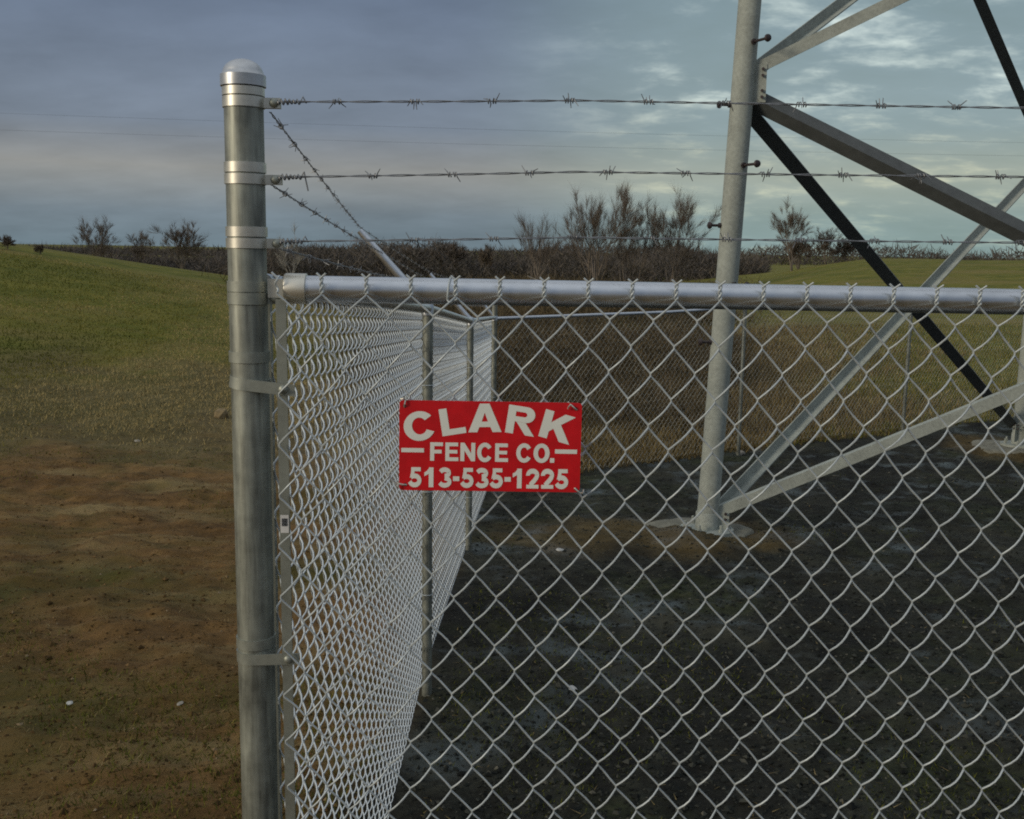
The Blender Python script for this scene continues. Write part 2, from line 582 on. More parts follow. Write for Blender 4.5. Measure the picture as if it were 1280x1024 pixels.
b = MB()
b.lathe([(PR, -0.25), (PR, 2.13 - cz), (PR * .97, 2.135 - cz)], (0, 0, 0), 40)
b.build('pole', M_post, cp)
b = MB()
prof = [(PR + .0045, 2.146), (PR + .0045, 2.163), (PR + .0015, 2.1655)]
for k in range(1, 9):
    a = k / 8 * math.pi / 2
    prof.append(((PR + .0005) * math.cos(a) + 0.0002, 2.1655 + 0.0225 * math.sin(a)))
b.lathe([(r, h - cz) for r, h in prof], (0, 0, 0), 40)
b.build('cap', galv('cast_cap', (0.55, 0.57, 0.58), 0.4, 0.8, 0.15, 40), cp)


def band(z, h=0.0155, ear=None, mat=M_band, tilt=0.0, reach=0.028, name='brace_band', rb=0.0, thick=.0022):
    bb = MB()
    r = PR + thick + rb
    bb.lathe([(PR - .0005, -h / 2), (r, -h / 2), (r, h / 2), (PR - .0005, h / 2)], (0, 0, 0), 40)
    if ear is not None:
        d = Vector((math.cos(ear), math.sin(ear), 0))
        p = Vector((-d.y, d.x, 0))
        rot = np.array([d, p, Vector((0, 0, 1))]).T
        if name == 'tension_band':
            # the flat strap leaves the post at a tangent and passes in front of the tension bar
            bb.box(d * ((PR + reach) / 2) - p * (r - .0012), (PR + reach, .0024, h * 0.98), rot)
        else:
            for s in (-1, 1):
                bb.box(d * (PR + reach / 2 - .001) + p * (s * .0042), (reach, .0030, h * 0.98), rot)
    o = bb.build(name, mat, cp, on_post(z))
    if tilt:
        o.rotation_euler = (0, tilt, 0)
    if ear is not None:
        k = MB()
        c = d * (PR + reach * .62) - (p * (r - .006) if name == 'tension_band' else p * 0)
        k.lathe([(.0030, -.011), (.0030, .006), (.0072, .006), (.0070, .0085), (.0045, .0108), (.0012, .0115)], c, 14, axis=tuple(-p))
        k.lathe([(.0062, .008), (.0062, .0125)], c, 6, axis=tuple(p))
        k.build('carriage_bolt', M_dull, o)
    return o


FR, LFD = R(2), R(78)          # directions of the two fences as seen from the post
band(2.1380, 0.0125)
band(2.1218, 0.0160, FR)
band(2.0225, 0.0155, LFD)
band(2.0045, 0.0155, FR)
band(1.923, 0.0155, LFD)
band(1.905, 0.0155, FR)
band(1.837, 0.0165, LFD, M_dull)
band(1.818, 0.0185, FR, M_dull, reach=0.020)
band(1.724, 0.017, None, M_dull)
band(1.681, 0.019, FR, M_dull, tilt=0.11, reach=0.047, name='tension_band')
band(1.243, 0.0165, None, M_dull)
band(1.219, 0.019, FR, M_dull, tilt=-0.03, reach=0.047, name='tension_band')

# ------------------------------------------------------------------ chain link
WD, HD = 0.0702, 0.0843           # diamond width and height
WR = 0.00168                      # wire radius


def wire_path(kind, zt, zb, slope=0.0, per=6, twist=True):
    """one zigzag wire of the weave: local x along the fence, -y towards its face, z up.
    kind 0 starts (top) at its right end, kind 1 at its left end; slope shears z with x"""
    A = WD / 4
    pts = []
    nh = int(round((zt - zb) / (HD / 2)))
    s0 = 1 if kind == 0 else -1
    for i in range(nh):
        xa = s0 * A * (1 if i % 2 == 0 else -1)
        xb = -xa
        za, zb_ = zt - i * HD / 2, zt - (i + 1) * HD / 2
        fwd = xa > xb               # goes down to the left: the "/" run, which bows out of the face
        us = (0.0, 0.06, 0.30, 0.5, 0.70, 0.94) if per > 4 else ((0.0, 0.07, 0.5, 0.93) if per == 4 else (0.0, 0.33, 0.67))
        for u in us:
            e = min(1.0, max(0.0, (u - .055) / .89))
            dep = math.sin(math.pi * e)
            x = xa + (xb - xa) * e
            if i == 0:
                zz = za - 0.007 * (1 - u) + (zb_ - za) * u
            else:
                zz = za + (zb_ - za) * u
            y = -0.0085 * dep if fwd else 0.0022 * dep
            pts.append((x, y, zz + slope * x))
    pts.append((pts[-1][0] * 1.0, 0, zt - nh * HD / 2))
    pts = np.array(pts)
    if twist:
        top = []
        sgn = 1 if kind == 0 else -1
        xk = s0 * A
        for k in range(9):
            a = (k / 8) * 1.5 * 2 * math.pi * 0.75
            rr = 0.0023
            top.append((xk - sgn * rr * math.cos(a), -0.001 + rr * math.sin(a) * sgn, zt - 0.006 + 0.0215 * (1 - k / 8)))
        top[-1] = (top[-1][0], top[-1][1], zt - .0055)
        f0 = np.array(top[0])
        tip = f0 + np.array((-sgn * 0.0 + sgn * 0.010, -0.003 * sgn - 0.002, 0.009))
        pts = np.concatenate([[tip], [f0 * .55 + tip * .45], np.array(top), pts])
        pts[:11, 2] += slope * pts[:11, 0]
    return pts


def wire_mesh(name, kind, zt, zb, mat, slope=0.0, n=6, per=6):
    bb = MB()
    bb.tube(wire_path(kind, zt, zb, slope, per), WR, n, caps=False)
    return bb.mesh(name, mat)


# ---- the front fence: rail, tension bar, fabric
FD = Vector((0.9994, 0.035, 0.0)).normalized()     # runs to the right, drawing very slightly away
FA = R(2.0)
fence = empty('chain_link_fence', (-0.366, 1.672, 0.0), 'front chain link fence with thick silver top rail, nearest the camera', 'fence')
RZ0, RSL = 1.8345, -0.0048
FW = 3.40


def fpt(u, off=0.0, z=None, du=0.0):
    """point on the front fence: u metres right of the rail end, off metres towards the camera"""
    p = Vector((0, 0, 0)) + FD * u + Vector((FD.y, -FD.x, 0)) * off
    return (p.x, p.y, (RZ0 + RSL * u) if z is None else z)


b = MB()
b.tube([fpt(0.012), fpt(0.5), fpt(1.0), fpt(2.0), fpt(FW + .6)], 0.0210, 28)
b.build('top_rail', M_rail, fence)
b = MB()
b.lathe([(0.024, 0.0), (0.024, RZ0 - .03), (0.020, RZ0 + .40)], fpt(3.05, -0.045, 0.0), 20)
b.build('post', M_post, fence)
b = MB()
b.tube([fpt(0.0), fpt(0.0012), fpt(0.003), fpt(0.0345), fpt(0.0355)], [0.0215, 0.0236, 0.0244, 0.0244, 0.0228], 30)
b.box(fpt(-0.013, 0.0), (0.028, 0.004, 0.03), Matrix.Rotation(FA, 3, 'Z'))
b.build('rail_end_cup', M_band, fence)
b = MB()
bx = fpt(-0.0036, 0.0165)
b.box((bx[0], bx[1], 1.818 - 0.47), (0.0165, 0.0045, 0.94), Matrix.Rotation(FA, 3, 'Z'))
bar = b.build('tension_bar', M_dull, fence)
b = MB()
b.box((bx[0], bx[1] - 0.0028, 1.452), (0.0135, 0.0006, 0.030), Matrix.Rotation(FA, 3, 'Z'))
st = b.build('barcode_sticker', M_stick, bar)
b = MB()
for k in range(9):
    b.box((bx[0] - 0.0042 + k * 0.00105, bx[1] - 0.0034, 1.455), (0.0005 if k % 3 else 0.0008, 0.0003, 0.013), Matrix.Rotation(FA, 3, 'Z'))
o = b.build('barcode', M_black, bar)
ZT = RZ0 + 0.0015
U0 = 0.0626 - WD / 4 - WD     # knot columns: the first twisted knot stands right of the cup
nw = int((FW - U0) / (WD / 2))
for k in range(1, nw):
    u = U0 + k * WD / 2
    kind = k % 2
    # kind 0 has its top at the right end of its cell, kind 1 at the left end
    p = fpt(u, 0.0275)
    pp = wire_path(kind, ZT, 0.06, RSL, 6)
    uu, zz = pp[:, 0] + u, pp[:, 2]
    fade = sst(0.0, 0.12, ZT - zz)
    pp[:, 0] += fade * (0.0065 * (fbm(uu * 5 + 3, zz * 5, 3) - .5) * 2 + 0.003 * (vnoise(uu * 22, zz * 22) - .5))
    pp[:, 2] += fade * (0.0065 * (fbm(uu * 5 + 31, zz * 5 + 8, 3) - .5) * 2 + 0.003 * (vnoise(uu * 22 + 9, zz * 22) - .5))
    pp[:, 1] += fade * 0.010 * (fbm(uu * 3 + 11, zz * 3, 2) - .5) * 2
    bb = MB()
    bb.tube(pp, WR, 6, caps=False)
    o = bb.build('wire', M_wire, fence, (p[0], p[1], RSL * u))
    o.rotation_euler = (0, 0, FA)
# aluminium ties that hold the fabric to the rail
for u in (0.262, 1.45, 2.1, 2.7, 3.3):
    b = MB()
    p0 = np.array(fpt(u))
    ring = []
    for k in range(22):
        a = -0.6 + k / 21 * 5.2
        ring.append(p0 + np.array((0.004 * math.sin(a * .5), 0.0228 * -math.cos(a) - 0.001, 0.0228 * math.sin(a))))
    b.tube(ring, 0.0016, 6)
    b.tube([ring[0], ring[0] + np.array((0.004, -0.008, -0.004)), ring[0] + np.array((0.016, -0.010, 0.002))], 0.0016, 6)
    b.build('rail_tie', M_wire, fence)

# ---- the fence running away on the left
side = empty('chain_link_fence', (LF[0][0], LF[0][1], 0), 'long side fence running straight away from the corner post, its mesh seen edge on', 'fence')
s0 = np.array(LF[0])
TOPS = [1.842, 1.632, 1.372, 1.192]


def sp(x, y, z):
    return (x - s0[0], y - s0[1], z)


segs = []
FAB = [(-0.402, 1.728), (-0.421, 4.75), (-0.352, 7.80), (-0.232, 11.03)]     # fabric stands outside the posts
for i in range(3):
    (xa, ya), (xb, yb) = FAB[i], FAB[i + 1]
    ln = math.hypot(xb - xa, yb - ya)
    segs.append((np.array((xa, ya)), np.array((xb - xa, yb - ya)) / ln, ln, TOPS[i], TOPS[i + 1]))
for i, (p0, d, ln, za, zb) in enumerate(segs):
    slope = (zb - za) / ln
    ang = math.atan2(d[1], d[0])
    n = int(ln / (WD / 2))
    if i == 0:
        m0 = wire_mesh('wire', 0, -0.012, -1.79, M_swire, slope, 6, 6)
        m1 = wire_mesh('wire', 1, -0.012, -1.79, M_swire, slope, 6, 6)
        for k in range(n):
            u = (k + .5) * WD / 2
            q = p0 + d * u
            o = link('wire', m0 if k % 2 == 0 else m1, side, sp(q[0], q[1], za + slope * u))
            o.rotation_euler = (0, 0, ang)
    else:
        bb = MB()
        pa = [wire_path(kk, -0.012, -1.79, slope, 4) for kk in (0, 1)]
        ca, sa = math.cos(ang), math.sin(ang)
        for k in range(n):
            u = (k + .5) * WD / 2
            q = p0 + d * u
            pp = pa[k % 2]
            pts = np.stack([q[0] - s0[0] + pp[:, 0] * ca - pp[:, 1] * sa, q[1] - s0[1] + pp[:, 0] * sa + pp[:, 1] * ca, za + slope * u + pp[:, 2]], -1)
            bb.tube(pts, WR, 3, caps=False)
        tag(bb.build('fabric', M_swire, side), kind='stuff')
# top rail, tension bar near the corner
b = MB()
rp = [(CX + .01, CY + .05, TOPS[0] - .005)] + [(LF[i][0], LF[i][1], TOPS[i]) for i in (1, 2, 3)]
b.tube([sp(*p) for p in rp], 0.0205, 14)
b.build('top_rail', M_rail, side)
b = MB()
b.box(sp(-0.407, 1.742, 0.93), (0.0045, 0.0165, 1.78))
b.build('tension_bar', M_dull, side)
for i in (1, 2, 3):
    x, y = LF[i]
    base = g1(x, y)
    bb = MB()
    r = 0.0240 if i < 3 else 0.0300
    top = TOPS[i] - 0.0 + (0.0 if i < 3 else 0.13)
    bb.lathe([(r, base - .3), (r, top)], sp(x, y, 0), 20)
    po = bb.build('post', M_post, side)
    # arm that leans outward and carries the barbed wire
    bb = MB()
    bb.lathe([(r + .004, TOPS[i] - .03), (r + .004, TOPS[i] + .012), (r * .8, TOPS[i] + .03)], sp(x, y, 0), 18)
    a0, a1 = np.array(sp(x, y, TOPS[i] + .005)), np.array(sp(x - 0.305, y - 0.02, TOPS[i] + 0.345))
    bb.tube([a0, (a0 + a1) / 2, a1], [0.022, 0.0195, 0.015], 10)
    bb.build('barb_arm', M_rail, po)
    for zt in (0.35, 0.85, 1.35):
        bb = MB()
        ring = [(x - s0[0] + (r + .003) * math.cos(a), y - s0[1] + (r + .003) * math.sin(a), TOPS[i] - zt) for a in np.linspace(-2.6, 2.6, 18)]
        bb.tube(ring, 0.0022, 5)
        bb.build('tie', M_wire, po)

# ---- back fence
back = empty('chain_link_fence', (BF0[0], BF0[1], 0), 'far back chain link fence behind the tower leg, thin brown mesh', 'fence')
BA = math.atan2(BFD[1], BFD[0])
BL = 10.3
BT = [(0, 1.185), (2.4, 1.205), (3.7, 1.245), (7.0, 1.22), (10.3, 1.15)]
btop = lambda u: float(np.interp(u, [a for a, _ in BT], [z for _, z in BT]))
b = MB()
pa = [wire_path(kk, -0.01, -1.80, 0.0, 3) for kk in (0, 1)]
ca, sa = math.cos(BA), math.sin(BA)
for k in range(int(BL / (WD / 2))):
    u = (k + .5) * WD / 2
    pp = pa[k % 2]
    q = BFD * u
    b.tube(np.stack([q[0] + pp[:, 0] * ca - pp[:, 1] * sa, q[1] + pp[:, 0] * sa + pp[:, 1] * ca, btop(u) + pp[:, 2]], -1), WR, 3, caps=False)
tag(b.build('fabric', M_fwire, back), kind='stuff')
b = MB()
b.tube([(BFD[0] * u, BFD[1] * u, btop(u) - .005) for u, _ in BT], 0.0205, 12)
b.build('top_rail', M_rail, back)
for u in (3.7, 7.0, 10.3):
    q = BF0 + BFD * u
    bb = MB()
    bb.lathe([(0.024, g1(*q) - .2), (0.024, btop(u) + .0), (0.015, btop(u) + .03)], (BFD[0] * u, BFD[1] * u, 0), 16)
    bb.build('post', M_post, back)

# ------------------------------------------------------------------ barbed wire
def barb_meshes():
    ms = []
    for v in range(3):
        bb = MB()
        r0 = random.Random(40 + v)
        for s in (-1, 1):
            pts = []
            t0 = r0.uniform(0, 6.28)
            for k in range(15):
                a = t0 + k / 14 * 2 * math.pi * 1.6
                pts.append((s * 0.0045 + (k / 14 - .5) * 0.006, 0.0038 * math.cos(a), 0.0038 * math.sin(a)))
            d0 = np.array((0, math.cos(t0), math.sin(t0)))
            te = t0 + 2 * math.pi * 1.6
            d1 = np.array((0, math.cos(te), math.sin(te)))
            e0 = np.array(pts[0]) + d0 * 0.006 + np.cross((1, 0, 0), d0) * -0.0075 + np.array((s * .003 - .002, 0, 0))
            e1 = np.array(pts[-1]) + d1 * 0.006 + np.cross((1, 0, 0), d1) * 0.0075 + np.array((s * .003 + .002, 0, 0))
            bb.tube([e0] + pts + [e1], [0.0006] + [0.0009] * 15 + [0.0006], 5)
        ms.append(bb.mesh('barb', M_barb))
    return ms


BARB = barb_meshes()


def barbed_wire(pts, label, group, pitch=0.125, phase=0.0, start_coil=True, spt=None):
    """two twisted wires along a polyline with barbs at regular steps"""
    pts = [Vector(p) for p in pts]
    root = empty('barbed_wire', pts[0], label, 'barbed wire', group)
    o0 = pts[0]
    dists = [0.0]
    for a, c in zip(pts, pts[1:]):
        dists.append(dists[-1] + (c - a).length)
    tot = dists[-1]

    def P_(s):
        for i in range(len(pts) - 1):
            if s <= dists[i + 1] or i == len(pts) - 2:
                f = (s - dists[i]) / (dists[i + 1] - dists[i])
                q = pts[i].lerp(pts[i + 1], f)
                q = q - Vector((0, 0, 0.004 * 4 * f * (1 - f) * min(1, (dists[i + 1] - dists[i]) / 3)))
                return q - o0, (pts[i + 1] - pts[i]).normalized()
    bb = MB()
    step = 0.008 if tot < 3 else 0.014
    for s_ in (0, math.pi):
        line = []
        for k in range(int(tot / step) + 1):
            q, t = P_(k * step)
            u = t.cross(Vector((0, 0, 1))).normalized()
            w = t.cross(u)
            a = k * step / 0.055 * 2 * math.pi * .5 + s_
            line.append(q + (u * math.cos(a) + w * math.sin(a)) * 0.0012)
        bb.tube(line, 0.00088, 5)
    if start_coil:
        q, t = P_(0.0)
        u = t.cross(Vector((0, 0, 1))).normalized()
        w = t.cross(u)
        coil = []
        for k in range(70):
            a = k / 69 * 2 * math.pi * 5.5
            rr = 0.0034 + 0.0011 * math.sin(k * .9)
            qq, _ = P_(0.004 + k / 69 * 0.034)
            coil.append(qq + (u * math.cos(a) + w * math.sin(a)) * rr)
        coil.append(coil[-1] + w * -0.008 + t * 0.004)
        coil.append(coil[-1] + w * (0.010 if spt is None else spt) + t * 0.005)
        bb.tube(coil, 0.0013, 5)
    bb.build('strand', M_barb, root)
    k = 0
    s = phase
    while s < tot:
        q, t = P_(s)
        o = link('barb', BARB[k % 3], root, q)
        o.rotation_mode = 'QUATERNION'
        o.rotation_quaternion = t.to_track_quat('X', 'Z') @ Matrix.Rotation(random.uniform(0, 6.28), 3, 'X').to_quaternion()
        k += 1
        s += pitch * random.uniform(.96, 1.04)
    return root


ex = CX + PR + 0.021
for (z0, z1, ph, nm, sp_) in ((2.1235, 2.143, 0.095, 'uppermost', None), (2.0085, 2.037, 0.150, 'middle', 0.03), (1.9085, 1.930, 0.215, 'lowest', None)):
    barbed_wire([(ex, CY - 0.006, z0), (0.10, 1.703, (z0 + z1) / 2 + .003), (1.45, 1.745, z1), (3.3, 1.81, z1 - .004)],
                'tight barbed wire above the front rail, %s of its three strands' % nm, 'barbed wire strands above the front rail', 0.125, ph, True, sp_)
for (z0, f, nm) in ((2.112, 1.0, 'uppermost'), (1.998, 0.66, 'middle'), (1.900, 0.30, 'lowest')):
    ln = [(CX + PR + .004, CY + 0.03, z0)]
    for i in (1, 2, 3):
        ln.append((LF[i][0] - 0.305 * f, LF[i][1] - .02 * f, TOPS[i] + 0.005 + 0.34 * f + .016))
    barbed_wire(ln, 'barbed wire slanting down from the corner post to the leaning arms, %s of three' % nm, 'barbed wire strands on the side fence arms', 0.21, 0.14, False)

# ------------------------------------------------------------------ the red sign
SX0, SX1, SZ0, SZ1, SY = -0.1795, 0.1110, 1.5165, 1.6620, 1.6345
sw, sh = SX1 - SX0, SZ1 - SZ0
sign = empty('sign', ((SX0 + SX1) / 2, SY, SZ0), 'red metal sign with white fence company name and phone number wired to the mesh', 'sign')
sign.rotation_euler = (R(-1.0), R(0.35), FA)
# local: x from -sw/2, z from 0 to sh, face at -y
b = MB()
rc = 0.006
outl = []
for (cx_, cz_, a0_) in ((sw / 2 - rc, sh - rc, 0), (-sw / 2 + rc, sh - rc, 90), (-sw / 2 + rc, rc, 180), (sw / 2 - rc, rc, 270)):
    for k in range(5):
        a = R(a0_ + k * 22.5)
        outl.append((cx_ + rc * math.cos(a), cz_ + rc * math.sin(a)))
n = len(outl)
V = [(x, -0.0007, z) for x, z in outl] + [(x, 0.0007, z) for x, z in outl]
b.add(V, [tuple(range(n - 1, -1, -1)), tuple(range(n, 2 * n))] + [(i, (i + 1) % n, n + (i + 1) % n, n + i) for i in range(n)], 0, False)
b.build('board', M_red, sign)


def arc(cx, cy, rx, ry, a0, a1, n=18):
    return [(cx + rx * math.cos(R(a0 + (a1 - a0) * k / n)), cy + ry * math.sin(R(a0 + (a1 - a0) * k / n))) for k in range(n + 1)]


def strip(a, c):
    """quad strip between two polylines of equal length"""
    return [[a[i], a[i + 1], c[i + 1], c[i]] for i in range(len(a) - 1)]


def rect(x0, y0, x1, y1):
    return [[(x0, y0), (x1, y0), (x1, y1), (x0, y1)]]


def glyph(ch):
    if ch == 'C':
        return strip(arc(.5, .5, .5, .5, 33, 327, 28), arc(.5, .5, .235, .285, 33, 327, 28))
    if ch == 'O':
        return strip(arc(.5, .5, .5, .5, 0, 360, 32), arc(.5, .5, .22, .285, 0, 360, 32))
    if ch == 'L':
        return rect(0, 0, .33, 1) + rect(.33, 0, 1, .22)
    if ch == 'A':
        l = [(0, 0), (.27, 0), (.335, .18), (.405, .37), (.5, .68), (.5, 1), (.355, 1)]
        return [l, [(1 - x, y) for x, y in l][::-1], [(.335, .18), (.665, .18), (.595, .37), (.405, .37)]]
    if ch == 'R':
        oa = [(.28, 1), (.62, 1)] + arc(.66, .72, .29, .28, 90, -90, 12) + [(.6, .44), (.28, .44)]
        ia = [(.28, .80), (.58, .80)] + arc(.59, .715, .085, .085, 90, -90, 12) + [(.58, .63), (.28, .63)]
        return rect(0, 0, .28, 1) + strip(oa, ia) + [[(.34, .435), (.66, .435), (1.02, 0), (.70, 0)]]
    if ch == 'K':
        return rect(0, 0, .28, 1) + [[(.28, .26), (.40, .40), (.68, 0), (1.03, 0), (.60, .60), (.99, 1), (.65, 1), (.28, .60)]]
    if ch == 'F':
        return rect(0, 0, .32, 1) + rect(.32, .80, 1, 1) + rect(.32, .40, .90, .60)
    if ch == 'E':
        return rect(0, 0, .30, 1) + rect(.30, .80, .97, 1) + rect(.30, .41, .92, .60) + rect(.30, 0, 1, .20)
    if ch == 'N':
        return rect(0, 0, .27, 1) + rect(.73, 0, 1, 1) + [[(.27, 1), (.27, .58), (.73, 0), (.73, .42)]]
    if ch == '.':
        return rect(0, 0, 1, 1)
    if ch == '-':
        return rect(0, 0, 1, 1)
    if ch == '1':
        return rect(.42, 0, .82, 1) + [[(.42, .66), (.42, .98), (.50, 1.0), (.30, .86), (.06, .76), (.06, .56)]][:0] + [[(.42, .67), (.42, .95), (.26, .82), (.04, .75), (.04, .55)]]
    if ch == '2':
        ca_ = arc(.5, .68, .35, .205, 188, -5, 16) + [(.80, .56), (.66, .42), (.45, .27), (.33, .16)]
        return thick(ca_, .155, .125) + rect(.03, 0, .97, .19)
    if ch == '3':
        return thick(arc(.47, .735, .335, .160, 165, -90, 14), .152, .118) + thick(arc(.47, .285, .375, .185, 90, -165, 14), .152, .118)
    if ch == '5':
        return rect(.20, .80, .93, 1) + [[(.20, .80), (.46, .80), (.42, .58), (.10, .45)]] + thick(arc(.46, .335, .375, .23, 135, -165, 18), .155, .122)
    return []


def thick(path, hx, hy):
    p = np.array(path)
    t = np.gradient(p, axis=0)
    t /= np.linalg.norm(t, axis=1, keepdims=True)
    nn = np.stack([-t[:, 1] * hx, t[:, 0] * hy], -1)
    return strip([tuple(q) for q in p + nn], [tuple(q) for q in p - nn])


UX, UY = sw / 1030.0, sh / 506.0      # a 1030 x 506 layout of the sign face


def text_part(items):
    """items: (char, cx, cy, w, h, rot); layout units, cy measured down from the top edge"""
    bb = MB()
    for (ch, cx_, cy_, w_, h_, rot) in items:
        for j, poly in enumerate(glyph(ch)):
            ca_, sa_ = math.cos(R(rot)), math.sin(R(rot))
            V = []
            area = sum(poly[i - 1][0] * poly[i][1] - poly[i][0] * poly[i - 1][1] for i in range(len(poly)))
            for (u, v) in (poly if area > 0 else poly[::-1]):
                px, py = (u - .5) * w_, (v - .5) * h_
                qx, qy = px * ca_ - py * sa_, px * sa_ + py * ca_
                V.append(((cx_ + qx) * UX - sw / 2, -0.0011 - 0.00001 * (j % 40), sh - (cy_ - qy) * UY))
            bb.add(V, [tuple(range(len(V)))], 0, False)
    return bb.build('lettering', M_white, sign)


text_part([('C', 114, 143, 180, 166, 12), ('L', 299, 113, 136, 152, 9.5), ('A', 481, 92, 188, 160, 1.5), ('R', 688, 104, 164, 158, -8), ('K', 892, 136, 178, 158, -15)])
text_part([('F', 211, 285, 72, 104, 0), ('E', 298, 285, 74, 104, 0), ('N', 388, 285, 84, 104, 0), ('C', 485, 286, 88, 110, 0), ('E', 580, 286, 74, 104, 0),
           ('C', 708, 286, 90, 110, 0), ('O', 807, 286, 92, 110, 0), ('.', 868, 326, 25, 26, 0), ('-', 76, 279, 128, 24, 0), ('-', 946, 275, 126, 24, 0)])
dg = [('5', 91), ('1', 174), ('3', 261), ('-', 324), ('5', 387), ('3', 472), ('5', 554), ('-', 617), ('1', 676), ('2', 759), ('2', 844), ('5', 927)]
text_part([(c, x, 431 if c != '-' else 437, 74 if c not in '-1' else (36 if c == '-' else 66), 112 if c != '-' else 26, 0) for c, x in dg])
for (tx, tz, ang) in ((-sw / 2 + .008, sh - .009, 80), (sw / 2 - .010, sh - .010, 140), (sw / 2 - .0065, .0055, -40), (-sw / 2 + .010, .009, 170)):
    b = MB()
    dx, dz = math.cos(R(ang)), math.sin(R(ang))
    b.tube([(tx - dx * .003, .008, tz - dz * .003), (tx - dx * .002, -.0014, tz - dz * .002), (tx + dx * .003, -.0042, tz + dz * .003), (tx + dx * .009, -.0030, tz + dz * .009), (tx + dx * .0135, .001, tz + dz * .0135), (tx + dx * .015, .009, tz + dz * .015)], 0.00135, 6)
    b.tube([(tx + dx * .010, -.0030, tz + dz * .010), (tx + dx * .012 - dz * .004, -.006, tz + dz * .012 + dx * .004), (tx + dx * .010 - dz * .008, -.004, tz + dz * .010 + dx * .008)], 0.0012, 5)
    b.build('wire_tie', M_band, sign)
    b2 = MB()
    b2.lathe([(0.0026, 0), (0.0026, .0002)], (tx, -0.0009, tz), 12, axis=(0, -1, 0))
    b2.build('grommet_hole', M_bolt, sign)

# ------------------------------------------------------------------ the tower
LEGS = [np.array((1.700, 8.75)), np.array((6.86, 13.85)), np.array((8.64, 6.93))]
CEN = sum(LEGS) / 3
BASEZ = [-0.47, -0.60, -0.42]
LEV = [-0.42, 3.27, 6.60, 10.2]
LEAN = 0.040


def leg_at(i, z):
    d = CEN - LEGS[i]
    d = d / np.linalg.norm(d)
    q = LEGS[i] + d * LEAN * (z - BASEZ[0])
    return np.array((q[0], q[1], z))


T0 = np.array((LEGS[0][0], LEGS[0][1], BASEZ[0]))
tower = empty('lattice_tower', tuple(T0), 'grey galvanized steel lattice tower with crossed braces standing inside the fence', 'tower')
for i in range(3):
    b = MB()
    b.tube([leg_at(i, BASEZ[i]) - T0, leg_at(i, 5) - T0, leg_at(i, 12) - T0], 0.092, 24)
    lg = b.build('leg', M_tower, tower)
    b = MB()
    q = leg_at(i, BASEZ[i]) - T0
    b.lathe([(0.23, -.01), (0.23, .02), (0.10, .021), (0.098, .16), (.094, .165)], q, 24)
    for k in range(6):
        a = k * math.pi / 3
        b.lathe([(.020, .02), (.020, .05), (.012, .05), (.012, .085)], q + np.array((.185 * math.cos(a), .185 * math.sin(a), 0)), 6)
    b.build('base_plate', M_tower, tower)


def angle_brace(p, q, nrm, flip=1, w=0.096, t=0.011, turn=0.0):
    """L profile from p to q; one leaf lies in the tower face (normal nrm), the other points inward"""
    p, q, nrm = np.array(p), np.array(q), np.array(nrm)
    d = (q - p) / np.linalg.norm(q - p)
    nrm = nrm - d * np.dot(d, nrm)
    nrm /= np.linalg.norm(nrm)
    e = np.cross(nrm, d) * flip
    e, nrm = e * math.cos(turn) + nrm * math.sin(turn), nrm * math.cos(turn) - e * math.sin(turn)
    prof = [(0, 0), (w, 0), (w, t), (t, t), (t, w), (0, w)]
    V = [o_ + e * (a - (w / 2 if not turn else 0)) + nrm * b_ for o_ in (p, q) for a, b_ in prof]
    F = [(0, 1, 7, 6), (1, 2, 8, 7), (2, 3, 9, 8), (3, 4, 10, 9), (4, 5, 11, 10), (5, 0, 6, 11), (5, 4, 3, 2, 1, 0), (6, 7, 8, 9, 10, 11)]
    bb = MB()
    bb.add(V, F, 0, False)
    return bb


for (i, j) in ((0, 1), (0, 2), (1, 2)):
    for k in range(3):
        a0, a1, c0, c1 = leg_at(i, LEV[k]), leg_at(i, LEV[k + 1]), leg_at(j, LEV[k] - (0.0 if k else 0.0)), leg_at(j, LEV[k + 1])
        along = (c0 - a0) / np.linalg.norm(c0 - a0)
        nin = np.cross(along, (0, 0, 1.0))
        if np.dot(nin[:2], CEN - LEGS[i]) < 0:
            nin = -nin
        up = np.array((0, 0, .12))
        for (s, e, off, fl) in ((a0 + up, c1 - up + (np.array((0, 0, .62)) if (k == 1 and (i, j) == (0, 1)) else 0), 0.004, 1), (a1 - up + (np.array((0, 0, .85)) if k == 1 else 0), c0 + up, -0.004, 1)):
            dirv = (e - s) / np.linalg.norm(e - s)
            side_n = nin if off > 0 else -nin
            if off < 0:      # these are set corner outward, towards the road side
                side_n = nin if np.dot(nin[:2], -LEGS[0]) < 0 else -nin
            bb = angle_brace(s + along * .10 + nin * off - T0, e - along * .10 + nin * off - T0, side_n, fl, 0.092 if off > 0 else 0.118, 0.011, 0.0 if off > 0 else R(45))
            bo = bb.build('brace', M_tower if off > 0 else M_towershade, tower)  # descending braces take the darker copy, shade put into its colour
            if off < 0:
                bo['label'] = 'diagonal brace with shade painted into its dark colour'
        for (pt, sgn) in ((a0, 1), (c0, -1)):
            bb = MB()
            rot = np.array([along, nin, (0, 0, 1)]).T
            bb.box(pt + along * .13 * sgn - T0, (0.11, 0.007, 0.30 if k else .24), rot)
            gp = bb.build('gusset_plate', M_tower, tower)
            bb = MB()
            for (dx, dz) in ((.155, .11), (.155, .06), (.155, -.06), (.155, -.11)):
                if not k and dz < 0:
                    continue
                for ss in (-1, 1):
                    bb.lathe([(.013, 0), (.013, .018)], pt + along * dx * sgn + np.array((0, 0, dz)) + nin * ss * .015 - T0, 6, axis=tuple(nin * ss))
            bb.build('bolt_heads', M_bolt, gp)
